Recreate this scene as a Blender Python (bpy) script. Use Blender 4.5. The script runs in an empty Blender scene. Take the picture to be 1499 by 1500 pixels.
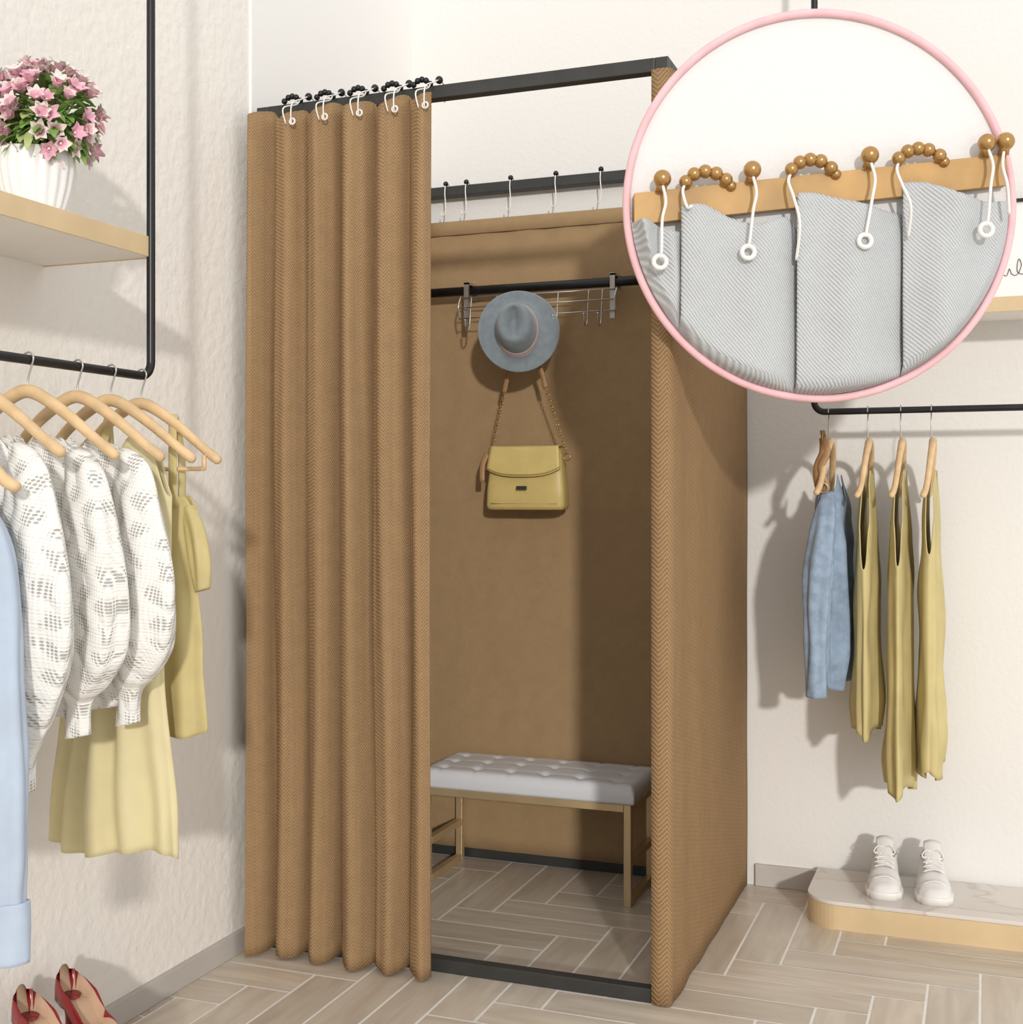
import bpy, math, random
from mathutils import Vector, Matrix, noise
random.seed(7)
sc = bpy.context.scene
pi = math.pi
TH = math.radians(20.75)

# ------------------------------------------------------------------ materials
def newmat(name):
    m = bpy.data.materials.new(name); m.use_nodes = True
    nt = m.node_tree
    return m, nt, nt.nodes['Principled BSDF']

def pmat(name, col, rough=.6, metal=0., bump=None, var=None, sheen=0.):
    m, nt, b = newmat(name)
    b.inputs['Base Color'].default_value = (*col, 1)
    b.inputs['Roughness'].default_value = rough
    b.inputs['Metallic'].default_value = metal
    tc = nt.nodes.new('ShaderNodeTexCoord')
    if bump:
        n = nt.nodes.new('ShaderNodeTexNoise'); n.inputs['Scale'].default_value = bump[0]
        n.inputs['Detail'].default_value = 4
        nt.links.new(tc.outputs['Object'], n.inputs['Vector'])
        bp = nt.nodes.new('ShaderNodeBump'); bp.inputs['Strength'].default_value = bump[1]
        bp.inputs['Distance'].default_value = bump[2] if len(bump) > 2 else .005
        nt.links.new(n.outputs['Fac'], bp.inputs['Height'])
        nt.links.new(bp.outputs['Normal'], b.inputs['Normal'])
    if var:
        n = nt.nodes.new('ShaderNodeTexNoise'); n.inputs['Scale'].default_value = var[0]
        n.inputs['Detail'].default_value = 5
        nt.links.new(tc.outputs['Object'], n.inputs['Vector'])
        r = nt.nodes.new('ShaderNodeValToRGB')
        r.color_ramp.elements[0].position = .35; r.color_ramp.elements[1].position = .65
        r.color_ramp.elements[0].color = (*[c*(1-var[1]) for c in col], 1)
        r.color_ramp.elements[1].color = (*[min(1, c*(1+var[1])) for c in col], 1)
        nt.links.new(n.outputs['Fac'], r.inputs['Fac'])
        nt.links.new(r.outputs['Color'], b.inputs['Base Color'])
    if sheen:
        b.inputs['Sheen Weight'].default_value = sheen
    return m

def weave(name, col, amp=.2, zig=.016, per=.0085, bstr=.5, rough=.9, swap=False, nvar=.12, streak=0.):
    """herringbone twill from object coordinates"""
    m, nt, b = newmat(name)
    N, L = nt.nodes, nt.links
    b.inputs['Roughness'].default_value = rough
    b.inputs['Specular IOR Level'].default_value = .15
    tc = N.new('ShaderNodeTexCoord'); sp = N.new('ShaderNodeSeparateXYZ'); L.new(tc.outputs['Object'], sp.inputs[0])
    def mth(op, a, c=None):
        n = N.new('ShaderNodeMath'); n.operation = op
        for i, q in enumerate((a, c)):
            if q is None: continue
            if isinstance(q, (int, float)): n.inputs[i].default_value = q
            else: L.new(q, n.inputs[i])
        return n.outputs[0]
    s = mth('ADD', sp.outputs['X'], sp.outputs['Y'])
    pp = mth('PINGPONG', s, zig) if zig else s
    t = mth('ADD', pp, sp.outputs['Z'])
    w = mth('SINE', mth('MULTIPLY', t, 2*pi/per))
    nz = N.new('ShaderNodeTexNoise'); nz.inputs['Scale'].default_value = 420; nz.inputs['Detail'].default_value = 2
    L.new(tc.outputs['Object'], nz.inputs['Vector'])
    nb = N.new('ShaderNodeTexNoise'); nb.inputs['Scale'].default_value = 30; nb.inputs['Detail'].default_value = 5
    L.new(tc.outputs['Object'], nb.inputs['Vector'])
    h = mth('ADD', mth('MULTIPLY', w, .5), mth('MULTIPLY', nz.outputs['Fac'], 1.2))
    f = mth('ADD', mth('MULTIPLY', w, amp), 1.)
    f = mth('ADD', f, mth('MULTIPLY', mth('SUBTRACT', nz.outputs['Fac'], .5), nvar*4))
    f = mth('ADD', f, mth('MULTIPLY', mth('SUBTRACT', nb.outputs['Fac'], .5), nvar*2))
    if streak:
        mp = N.new('ShaderNodeMapping'); mp.inputs['Scale'].default_value = (95, 95, 1.2)
        L.new(tc.outputs['Object'], mp.inputs[0])
        ns = N.new('ShaderNodeTexNoise'); ns.inputs['Scale'].default_value = 1; ns.inputs['Detail'].default_value = 3
        L.new(mp.outputs[0], ns.inputs['Vector'])
        f = mth('ADD', f, mth('MULTIPLY', mth('SUBTRACT', ns.outputs['Fac'], .5), streak))
    vm = N.new('ShaderNodeVectorMath'); vm.operation = 'SCALE'
    vm.inputs[0].default_value = col; L.new(f, vm.inputs['Scale'])
    L.new(vm.outputs[0], b.inputs['Base Color'])
    bp = N.new('ShaderNodeBump'); bp.inputs['Strength'].default_value = bstr; bp.inputs['Distance'].default_value = .0015
    L.new(h, bp.inputs['Height']); L.new(bp.outputs['Normal'], b.inputs['Normal'])
    return m

def knitmat(name):
    m, nt, b = newmat(name)
    N, L = nt.nodes, nt.links
    b.inputs['Roughness'].default_value = .95
    tc = N.new('ShaderNodeTexCoord'); sp = N.new('ShaderNodeSeparateXYZ'); L.new(tc.outputs['Object'], sp.inputs[0])
    def mth(op, a, c=None, d=None):
        n = N.new('ShaderNodeMath'); n.operation = op
        for i, q in enumerate((a, c, d)):
            if q is None: continue
            if isinstance(q, (int, float)): n.inputs[i].default_value = q
            else: L.new(q, n.inputs[i])
        return n.outputs[0]
    wn = N.new('ShaderNodeTexNoise'); wn.inputs['Scale'].default_value = 14; wn.inputs['Detail'].default_value = 1
    L.new(tc.outputs['Object'], wn.inputs['Vector'])
    s = mth('ADD', sp.outputs['X'], mth('MULTIPLY', sp.outputs['Y'], -.6))
    s = mth('ADD', s, mth('MULTIPLY', wn.outputs['Fac'], .012))
    z = mth('ADD', sp.outputs['Z'], mth('MULTIPLY', s, .35))
    # sinuous cables; between them leaf-shaped lace made of rows of small eyelets
    sw = mth('ADD', mth('MULTIPLY', s, 95), mth('MULTIPLY', mth('SINE', mth('MULTIPLY', z, 95)), .55))
    cable = mth('ABSOLUTE', mth('SINE', sw))
    a1 = mth('SINE', mth('ADD', mth('MULTIPLY', s, 820), mth('MULTIPLY', z, 640)))
    a2 = mth('SINE', mth('SUBTRACT', mth('MULTIPLY', s, 820), mth('MULTIPLY', z, 640)))
    lat = mth('MULTIPLY', a1, a2)
    # open leaf shapes repeat up the cloth
    leafy = mth('MULTIPLY', mth('ADD', mth('SINE', mth('ADD', mth('MULTIPLY', z, 150), mth('MULTIPLY', s, 60))), .9), .6)
    zone = mth('MAXIMUM', mth('MINIMUM', mth('MULTIPLY', mth('SUBTRACT', .85, cable), 3), 1.), 0.)
    zone = mth('MAXIMUM', mth('MINIMUM', mth('MULTIPLY', zone, leafy), 1.), .12)
    hole = mth('MULTIPLY', mth('MAXIMUM', mth('SUBTRACT', lat, .05), 0.), zone)
    hole = mth('MINIMUM', mth('MULTIPLY', hole, 1.9), 1.)
    mx = N.new('ShaderNodeMix'); mx.data_type = 'RGBA'
    L.new(hole, mx.inputs[0]); mx.inputs[6].default_value = (.86, .845, .81, 1); mx.inputs[7].default_value = (.47, .45, .41, 1)
    L.new(mx.outputs[2], b.inputs['Base Color'])
    rib = mth('MULTIPLY', mth('SINE', mth('MULTIPLY', z, 900)), .04)
    h = mth('SUBTRACT', mth('MULTIPLY', cable, 1.0), mth('MULTIPLY', hole, .5))
    h = mth('ADD', h, rib)
    bp = N.new('ShaderNodeBump'); bp.inputs['Strength'].default_value = .75; bp.inputs['Distance'].default_value = .006
    L.new(h, bp.inputs['Height']); L.new(bp.outputs['Normal'], b.inputs['Normal'])
    return m

def plankmat(name, along_x):
    m, nt, b = newmat(name)
    N, L = nt.nodes, nt.links
    b.inputs['Roughness'].default_value = .30
    tc = N.new('ShaderNodeTexCoord'); mp = N.new('ShaderNodeMapping')
    mp.inputs['Scale'].default_value = (3, 22, 1) if along_x else (22, 3, 1)
    L.new(tc.outputs['Object'], mp.inputs[0])
    at = N.new('ShaderNodeAttribute'); at.attribute_name = 'tone'
    ad = N.new('ShaderNodeVectorMath'); ad.operation = 'MULTIPLY_ADD'
    L.new(at.outputs['Color'], ad.inputs[0]); ad.inputs[1].default_value = (30, 30, 30); L.new(mp.outputs[0], ad.inputs[2])
    n = N.new('ShaderNodeTexNoise'); n.inputs['Scale'].default_value = 1.3; n.inputs['Detail'].default_value = 6
    n.inputs['Distortion'].default_value = .8
    L.new(ad.outputs[0], n.inputs['Vector'])
    r = N.new('ShaderNodeValToRGB'); e = r.color_ramp.elements
    e[0].position = .3; e[0].color = (.51, .43, .345, 1); e[1].position = .68; e[1].color = (.645, .57, .475, 1)
    L.new(n.outputs['Fac'], r.inputs['Fac'])
    mth = N.new('ShaderNodeMath'); mth.operation = 'MULTIPLY_ADD'; mth.inputs[1].default_value = .20; mth.inputs[2].default_value = .90
    sp = N.new('ShaderNodeSeparateColor'); L.new(at.outputs['Color'], sp.inputs[0]); L.new(sp.outputs[0], mth.inputs[0])
    vm = N.new('ShaderNodeVectorMath'); vm.operation = 'SCALE'
    L.new(r.outputs['Color'], vm.inputs[0]); L.new(mth.outputs[0], vm.inputs['Scale'])
    L.new(vm.outputs[0], b.inputs['Base Color'])
    return m

def marblemat(name):
    m, nt, b = newmat(name)
    N, L = nt.nodes, nt.links
    b.inputs['Roughness'].default_value = .2
    tc = N.new('ShaderNodeTexCoord'); n = N.new('ShaderNodeTexNoise')
    n.inputs['Scale'].default_value = 3; n.inputs['Detail'].default_value = 6; n.inputs['Distortion'].default_value = 1.2
    L.new(tc.outputs['Object'], n.inputs['Vector'])
    r = N.new('ShaderNodeValToRGB'); e = r.color_ramp.elements
    e[0].position = .47; e[0].color = (.66, .61, .56, 1); e[1].position = .53; e[1].color = (.71, .66, .61, 1)
    q = r.color_ramp.elements.new(.5); q.color = (.56, .50, .45, 1)
    L.new(n.outputs['Fac'], r.inputs['Fac']); L.new(r.outputs['Color'], b.inputs['Base Color'])
    return m

TAN = (.315, .202, .106)
m_curtain = weave('curtain_twill', TAN, amp=.18, streak=.32)
m_side = weave('side_panel_twill', (.305, .192, .098), amp=.24, per=.010, zig=.02)
m_back = weave('back_panel_linen', (.385, .26, .140), amp=.03, zig=None, per=.004, nvar=.1)
m_grey = weave('grey_twill', (.53, .545, .56), amp=.15, zig=None, per=.0095, nvar=.05, bstr=.8)
m_wall = pmat('wall_plaster', (.87, .835, .78), .9, bump=(45, .5, .006))
m_wall2 = pmat('wall_plaster_light', (.79, .775, .75), .9, bump=(70, .3, .004))
m_wall3 = pmat('wall_left_far_bright', (.90, .885, .865), .9, bump=(70, .12, .004))  # brighter, smoother finish for the far stretch of the left wall
m_base = pmat('baseboard_paint', (.52, .48, .45), .6, var=(8, .04))
m_grout = pmat('floor_grout', (.90, .87, .82), .7, var=(30, .03))
m_px, m_py = plankmat('plank_grain_x', True), plankmat('plank_grain_y', False)
m_frame = pmat('frame_dark_metal', (.045, .045, .043), .45, .3, var=(20, .1))
m_black = pmat('black_tube', (.012, .012, .014), .35, .2, var=(20, .1))
m_gold = pmat('gold_metal', (.60, .45, .26), .36, .5, var=(12, .06))
m_goldp = pmat('gold_paint', (.68, .52, .31), .45, .15, var=(12, .05))
m_goldb = pmat('bronze_bead', (.46, .27, .10), .25, .7, var=(20, .05))
m_goldr = pmat('gold_rail', (.47, .27, .085), .5, .0, var=(9, .18))
m_chrome = pmat('chrome', (.5, .48, .46), .3, .8, var=(15, .05))
m_white = pmat('white_enamel', (.80, .78, .74), .35, var=(15, .02))
m_cush = pmat('cushion_leather', (.68, .69, .72), .5, bump=(200, .1, .001))
m_hat = pmat('hat_felt', (.22, .26, .285), .95, bump=(350, .4, .001), var=(60, .08), sheen=.3)
m_band = pmat('hat_band', (.50, .38, .36), .7, var=(60, .05))
m_bag = pmat('bag_leather', (.62, .48, .18), .45, bump=(260, .12, .001), var=(20, .04))
m_bagd = pmat('bag_trim', (.42, .30, .09), .5, var=(20, .05))
m_brown = pmat('brown_leather', (.36, .20, .09), .5, var=(30, .1))
m_wood = pmat('hanger_wood', (.70, .49, .27), .5, var=(25, .12))
m_knit = knitmat('cable_knit')
m_olive = pmat('mustard_cotton', (.56, .47, .22), .8, bump=(300, .25, .001), var=(14, .06))
m_yell = pmat('pale_yellow_cotton', (.68, .60, .35), .9, bump=(300, .25, .001), var=(10, .05))
m_denim = pmat('light_denim', (.27, .35, .46), .9, bump=(400, .3, .001), var=(40, .15))
m_blue = pmat('pale_blue_cotton', (.45, .53, .65), .9, bump=(300, .2, .001), var=(18, .05))
m_shelf = pmat('shelf_board', (.90, .87, .82), .6, var=(6, .03))
m_marble = marblemat('marble')
m_snk = pmat('sneaker_canvas', (.74, .72, .70), .7, bump=(300, .2, .001))
m_snki = pmat('sneaker_lining', (.50, .47, .45), .9, var=(30, .05))
m_red = pmat('red_patent', (.26, .018, .02), .18, var=(10, .1))
m_redi = pmat('shoe_lining', (.55, .36, .24), .6, var=(10, .1))
m_pot = pmat('pot_ceramic', (.80, .79, .77), .35, bump=(40, .1, .002))
m_leaf = pmat('leaf', (.24, .40, .10), .55, var=(30, .35))
m_leaf2 = pmat('leaf_light', (.45, .52, .22), .6, var=(30, .2))
m_pet = pmat('petal_pink', (.74, .42, .50), .7, var=(60, .3))
m_pet2 = pmat('petal_white', (.80, .68, .64), .7, var=(60, .12))
m_pink = pmat('pink_ring', (.84, .50, .53), .6, var=(20, .06))
m_cream = pmat('inset_backing', (.755, .75, .745), .9, bump=(60, .4, .005))  # disc behind the inset graphic; no sign in the room
m_paper = pmat('paper', (.85, .84, .82), .8, var=(10, .02))
m_soil = pmat('soil', (.10, .07, .04), .95, var=(60, .3))

# ------------------------------------------------------------------ mesh kit
class M:
    def __init__(s): s.v = []; s.f = []; s.mi = []; s.sm = []
    def add(s, vs, fs, mi=0, sm=True):
        o = len(s.v); s.v += [tuple(p) for p in vs]
        for i, f in enumerate(fs):
            s.f.append([q+o for q in f]); s.mi.append(mi[i] if isinstance(mi, list) else mi); s.sm.append(sm)
    def box(s, a, b, mi=0):
        x0, y0, z0 = a; x1, y1, z1 = b
        s.add([(x0,y0,z0),(x1,y0,z0),(x1,y1,z0),(x0,y1,z0),(x0,y0,z1),(x1,y0,z1),(x1,y1,z1),(x0,y1,z1)],
              [(0,3,2,1),(4,5,6,7),(0,1,5,4),(1,2,6,5),(2,3,7,6),(3,0,4,7)], mi, False)
    def loft(s, rings, mi=0, closed=True, cap0=True, cap1=True, sm=True):
        n = len(rings[0]); vs = [p for r in rings for p in r]; fs = []
        for i in range(len(rings)-1):
            for k in range(n if closed else n-1):
                k2 = (k+1) % n
                fs.append((i*n+k, i*n+k2, (i+1)*n+k2, (i+1)*n+k))
        if cap0: fs.append(tuple(range(n-1, -1, -1)))
        if cap1: fs.append(tuple((len(rings)-1)*n+k for k in range(n)))
        s.add(vs, fs, mi, sm)
    def tube(s, path, r, mi=0, seg=10, closed=False, flat=1., up=None):
        P = [Vector(p) for p in path]; n = len(P)
        rr = r if isinstance(r, (list, tuple)) else [r]*n
        T = []
        for i in range(n):
            if closed: t = P[(i+1) % n]-P[i-1]
            else: t = P[min(i+1, n-1)]-P[max(i-1, 0)]
            T.append(t.normalized())
        u = Vector(up) if up else (Vector((0,0,1)) if abs(T[0].z) < .9 else Vector((1,0,0)))
        a = (u-T[0]*u.dot(T[0])).normalized()
        rings = []
        for i in range(n):
            a = (a-T[i]*a.dot(T[i])).normalized(); b = T[i].cross(a)
            rings.append([P[i]+(a*math.cos(q)*flat+b*math.sin(q))*rr[i] for q in [2*pi*k/seg for k in range(seg)]])
        if closed: rings.append(rings[0])
        s.loft(rings, mi, cap0=not closed, cap1=not closed)
    def sphere(s, c, r, mi=0, n=14, m=8):
        c = Vector(c); rx = r if not isinstance(r, tuple) else None
        R = (r, r, r) if rx else r
        rings = []
        for i in range(1, m):
            t = pi*i/m
            rings.append([c+Vector((R[0]*math.sin(t)*math.cos(2*pi*k/n), R[1]*math.sin(t)*math.sin(2*pi*k/n), -R[2]*math.cos(t))) for k in range(n)])
        s.loft(rings, mi)
    def torus(s, c, R, r, nrm, mi=0, n=20, seg=8):
        c = Vector(c); nn = Vector(nrm).normalized()
        a = nn.orthogonal().normalized(); b = nn.cross(a)
        s.tube([c+(a*math.cos(2*pi*i/n)+b*math.sin(2*pi*i/n))*R for i in range(n)], r, mi, seg, closed=True)
    def obj(s, name, mats, par=None, bevel=0., sub=0, solid=0., recalc=True):
        me = bpy.data.meshes.new(name); me.from_pydata(s.v, [], s.f); me.update()
        for m in (mats if isinstance(mats, list) else [mats]): me.materials.append(m)
        for i, p in enumerate(me.polygons): p.material_index = s.mi[i]; p.use_smooth = s.sm[i]
        if recalc:
            import bmesh
            bm = bmesh.new(); bm.from_mesh(me); bmesh.ops.recalc_face_normals(bm, faces=bm.faces); bm.to_mesh(me); bm.free()
        o = bpy.data.objects.new(name, me); sc.collection.objects.link(o)
        if solid:
            md = o.modifiers.new('solid', 'SOLIDIFY'); md.thickness = solid; md.offset = 0
        if bevel:
            md = o.modifiers.new('bev', 'BEVEL'); md.width = bevel; md.segments = 2; md.limit_method = 'ANGLE'
        if sub:
            md = o.modifiers.new('sub', 'SUBSURF'); md.levels = sub; md.render_levels = sub
        if par:
            o.parent = par; o.location = -Vector(par.location)
        return o

def empty(name, loc):
    e = bpy.data.objects.new(name, None); e.location = loc; e.empty_display_size = .1
    sc.collection.objects.link(e); return e

def cat(pts, n=8, closed=False):
    P = [Vector(p) for p in pts]; out = []; L = len(P)
    rng = L if closed else L-1
    for i in range(rng):
        if closed: a, b, c, d = P[i-1], P[i], P[(i+1) % L], P[(i+2) % L]
        else: a, b, c, d = P[max(i-1,0)], P[i], P[i+1], P[min(i+2, L-1)]
        for k in range(n):
            t = k/n
            out.append(.5*((2*b)+(c-a)*t+(2*a-5*b+4*c-d)*t*t+(3*b-a-3*c+d)*t**3))
    if not closed: out.append(P[-1])
    return out

def interp(tab, x):
    if x <= tab[0][0]: return tab[0][1:]
    for p, q in zip(tab, tab[1:]):
        if x <= q[0]:
            t = (x-p[0])/(q[0]-p[0]); t = t*t*(3-2*t)
            return tuple(a+(b-a)*t for a, b in zip(p[1:], q[1:]))
    return tab[-1][1:]

def sstep(t): t = max(0, min(1, t)); return t*t*(3-2*t)

# ------------------------------------------------------------------ room
XL, YB = -1.66, 3.50
XR, YF, HW = 1.7, -.8, 2.9
m = M(); m.box((XL-.1, YF, -.02), (XL, YB+.1, HW)); m.obj('wall_left', m_wall)
m = M(); m.box((XL, YB, -.02), (XR, YB+.1, HW)); m.obj('wall_back', m_wall2)
m = M(); m.box((XL-.002, 2.60, 0), (XL+.006, YB, HW)); m.obj('wall_left_far', m_wall3)  # thin full-height layer over the far left wall
m = M(); m.box((XL-.001, YF, 0), (XL+.012, 2.585, .052)); m.obj('baseboard_left', m_base, bevel=.002)
m = M(); m.box((-.60, YB-.012, 0), (XR, YB+.001, .06)); m.obj('baseboard_back', m_base, bevel=.002)

m = M(); m.add([(XL, YF, -.004), (XR, YF, -.004), (XR, YB, -.004), (XL, YB, -.004)], [(0,1,2,3)], 0, False)
m.add([(XL-.1, YF, -.05), (XR, YF, -.05), (XR, YB, -.05), (XL-.1, YB, -.05)], [(3,2,1,0)], 0, False)
w, L, g = .108, .432, .0034
tones = [0, 0]
ox, oy = -1.2, 1.3
for mm in range(-14, 15):
    for k in range(-60, 60):
        for typ in (0, 1):
            if typ == 0: x0, y0, x1, y1 = k*w, k*w, k*w+L, k*w+w
            else: x0, y0, x1, y1 = L+k*w, k*w+w-L, L+k*w+w, k*w+w
            x0 += mm*L+ox; x1 += mm*L+ox; y0 += -mm*L+oy; y1 += -mm*L+oy
            x0 = max(x0+g, XL); x1 = min(x1-g, XR); y0 = max(y0+g, YF); y1 = min(y1-g, YB)
            if x1-x0 < .005 or y1-y0 < .005: continue
            m.add([(x0,y0,-.003),(x1,y0,-.003),(x1,y1,-.003),(x0,y1,-.003)], [(0,1,2,3)], 1+typ, False)
            tones.append(random.random())
fl = m.obj('floor', [m_grout, m_px, m_py], recalc=False)
fl.location.z = .003
ca = fl.data.color_attributes.new('tone', 'FLOAT_COLOR', 'CORNER')
for p in fl.data.polygons:
    t = tones[p.index]
    for li in p.loop_indices: ca.data[li].color = (t, t, t, 1)

# ------------------------------------------------------------------ fitting room
bx0, bx1, by0, by1, bh = -1.640, -.630, 2.600, 3.492, 2.012
ps = .030
fr = empty('fitting_room', ((bx0+bx1)/2, (by0+by1)/2, 0))
m = M()
for x in (bx0, bx1-ps):
    for y in (by0, by1-ps): m.box((x, y, 0), (x+ps, y+ps, bh))
for z in (0.0, bh-ps):
    for y in (by0, by1-ps): m.box((bx0+ps, y, z), (bx1-ps, y+ps, z+ps))
    for x in (bx0, bx1-ps): m.box((x, by0+ps, z), (x+ps, by1-ps, z+ps))
m.obj('frame', m_frame, fr, bevel=.002)
m = M(); rings = []
for i in range(41):
    z = .002+i/40*(bh-.03)
    row = [(-.6635, 2.628, z), (-.6635, 2.594, z), (-.645, 2.591, z), (-.630, 2.592, z), (-.624, 2.597, z)]
    for j in range(1, 40):
        y = 2.597+j/39*.893
        row.append((-.624+.0035*math.sin(y*31+z*.7)*math.exp(-(y-2.6)*3)+.0015*noise.noise((0, y*9, z*4)), y, z))
    rings.append(row)
m.loft(rings, closed=False, cap0=False, cap1=False); m.obj('side_panel', m_side, fr, solid=.004)
m = M(); rings = []
for i in range(41):
    z = .032+i/40*1.868
    rings.append([(-1.604+j/60*.940, 3.452+.003*noise.noise((j*.25, 0, z*3)), z) for j in range(61)])
m.loft(rings, closed=False, cap0=False, cap1=False)
rings = []
for z, y in ((1.86, 3.4495), (1.862, 3.447), (1.898, 3.447), (1.90, 3.4495)):
    rings.append([(-1.604+j/10*.940, y, z) for j in range(11)])
m.loft(rings, closed=False, cap0=False, cap1=False)
m.obj('back_panel', m_back, fr, solid=.004)
m = M(); rings = []
for i in range(11):
    z = .032+i/10*(bh-.07)
    rings.append([(-1.612, 2.635+j/20*.82, z) for j in range(21)])
m.loft(rings, closed=False, cap0=False, cap1=False); m.obj('wall_side_panel', m_back, fr, solid=.004)
m = M(); m.tube([(-1.61, 3.40, 1.682), (-.66, 3.40, 1.682)], .0135, seg=16)
for x in (-1.609, -.664): m.tube([(x-.004 if x < -1 else x-.006, 3.40, 1.682), (x+.008 if x < -1 else x+.003, 3.40, 1.682)], .024, seg=20)
m.obj('hanging_rod', m_black, fr)
m = M()
for x in (-1.524, -1.457, -1.315, -1.174, -1.037):
    yb = by1-ps/2
    m.tube(cat([(x, yb+.02, bh-.02), (x, yb+.014, bh+.008), (x, yb-.012, bh+.008), (x, yb-.021, bh-.02), (x+.004, yb-.024, bh-.06), (x+.002, yb-.026, bh-.085), (x-.008, yb-.026, bh-.09), (x-.010, yb-.026, bh-.078)], 5), .0018, 0, 8)
    m.sphere((x, yb-.013, bh+.008), .008, 1)
m.obj('spare_hooks', [m_white, m_black], fr)

# ------------------------------------------------------------------ pleated curtain
cu = empty('pleated_curtain', (-1.41, 2.56, 0))
p = .0875; x00 = -1.660; u0, u1 = .50, 5.72; A = .028; yc = 2.556
def amp_at(u): return A*(1+.24*math.sin(u*2.1+1)+.12*math.sin(u*4.3))
m = M(); rings = []
NZ = 70; NU = 340
for i in range(NZ+1):
    v = i/NZ
    row = []
    for j in range(NU+1):
        u = u0+j/NU*(u1-u0)
        t = 2*pi*u
        env = .85+.15*(1-v)
        hang = math.exp(-((1-v)/.22)**2)
        wob = .012*noise.noise((u*.9, v*2.3, 2.))*(1-v*.7)*min(1, (u-u0)*2)*min(1, (u1-u)*2)
        amp = amp_at(u)*env
        x = x00+p*u-.009*math.sin(t)*env*min(1, (u1-u)*3)+wob
        y = yc+amp*math.cos(t)+(.0030+.0012*noise.noise((u, v*3, 4)))*math.cos(3*t+1.5*math.sin(v*4+u))*(1-.3*hang)+.016*noise.noise((u*.8, v*2, 7.))*(1-v)
        y += .0022*noise.noise((u*6, v*4, 1.))
        y = min(y, 2.592)
        ztop = 1.984+.010*math.cos(t+.9)+.004*math.sin(u*2.7)
        z = .004+.008*math.sin(t+1)*(1-v)+.010*(1-v)+(ztop-.014)*v
        row.append((max(x, -1.652), y, z))
    rings.append(row)
m.loft(rings, closed=False, cap0=False, cap1=False); m.obj('fabric', m_curtain, cu, solid=.003)
m = M()
for k in range(1, 6):
    u = k+.5+.33 if k < 5 else 5.69
    x = x00+p*u
    amp = amp_at(u)*.85
    yf = yc-amp*.9-.006 if k < 5 else yc-.026
    m.torus((x, yf-.002, 1.945), .0066, .0022, (0, 1, 0), 0)
    m.tube(cat([(x, by0+ps+.004, bh-.03), (x, by0+ps+.002, bh+.006), (x, by0+.006, bh+.012), (x, by0-.03, bh-.004), (x+.002, yf-.006, 1.985), (x, yf-.008, 1.95), (x, yf-.003, 1.938)], 5), .0017, 0, 8)
    m.sphere((x, by0+.004, bh+.012), .009, 1)
    xb = x-p*.45
    for q in range(5):
        a = -1+q*.5
        m.sphere((xb+a*.019, by0-.004+.004*a, bh+.015-.011*a*a), .0072, 1)
    m.tube(cat([(xb+.022, by0-.006, bh+.004), (xb+.026, by0-.03, bh-.015), (xb+.020, yc-.035, 1.975), (xb+.024, yc-.03, 1.94)], 5), .0017, 0, 8)
m.obj('hooks', [m_white, m_black], cu)

# ------------------------------------------------------------------ hook rack + hat + bag
rk = empty('hook_rack', (-1.2, 3.38, 1.65))
m = M()
for x in (-1.415, -.974):
    m.box((x-.007, 3.362, 1.575), (x+.007, 3.370, 1.70)); m.box((x-.007, 3.362, 1.695), (x+.007, 3.43, 1.702))
    m.box((x-.007, 3.424, 1.66), (x+.007, 3.43, 1.70))
for z, y in ((1.655, 3.355), (1.625, 3.345), (1.595, 3.352)):
    m.tube([(-1.43, y, z), (-.96, y, z)], .0018, seg=8)
for x in (-1.43, -.96):
    m.tube(cat([(x, 3.36, 1.66), (x, 3.34, 1.63), (x, 3.35, 1.59)], 4), .0022, seg=8)
for x in (-1.395, -1.315, -1.225, -1.13, -1.04, -1.0):
    m.tube(cat([(x, 3.355, 1.655), (x, 3.345, 1.60), (x, 3.340, 1.565), (x, 3.325, 1.552), (x, 3.312, 1.562), (x, 3.308, 1.58)], 5), .0022, seg=8)
    m.sphere((x, 3.308, 1.582), .0040)
m.obj('rack', m_chrome, rk, bevel=.0)

def frame_pt(C, a, u, n):
    """local plane: a across, u up, n out toward the room; yaw TH"""
    return Vector((C[0]+a*math.cos(TH)+n*math.sin(TH), C[1]+a*math.sin(TH)-n*math.cos(TH), C[2]+u))
ht = empty('fedora_hat', (-1.222, 3.28, 1.54))
HC = (-1.222, 3.283, 1.540)
m = M(); rings = []
NA = 72
def hatring(r, n, ex=1., ey=1., dx=0, dy=0, fn=None):
    out = []
    for k in range(NA):
        t = 2*pi*k/NA
        nn = n+(fn(t) if fn else 0)
        out.append(frame_pt(HC, r*ex*math.cos(t)+dx, r*ey*math.sin(t)+dy, nn))
    return out
curl = lambda t: .010*math.cos(2*t)
prof = [(.114, .004, 1), (.1145, .008, 1), (.108, .0065, .9), (.09, .001, .6), (.080, 0, .3)]
for r, n, c in prof: rings.append(hatring(r, n, fn=lambda t, c=c: c*curl(t)))
for r, n, q in ((.071, .003, 0), (.066, .010, .1), (.063, .032, .4), (.059, .052, .8), (.052, .066, 1), (.043, .072, 1.1)):
    rings.append(hatring(r, n, .88, 1.06, -.004-.010*q, .002+.012*q))
for r, n in ((.032, .064), (.020, .052), (.006, .046)):
    rings.append(hatring(r, n, .50, 1.25, -.014, .018))
m.loft(rings, cap0=False)
rings = [hatring(.114, .004, fn=curl), hatring(.09, -.002, fn=lambda t: .6*curl(t)), hatring(.055, -.003), hatring(.01, -.003)]
m.loft(rings, cap0=False)
m.obj('felt', m_hat, ht, sub=1)
m = M(); rings = [hatring(r, n, .88, 1.06, -.004-.010*q, .002+.012*q) for r, n, q in ((.0712, .004, 0), (.0685, .008, .08), (.0665, .019, .2), (.0635, .0195, .2))]
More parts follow.
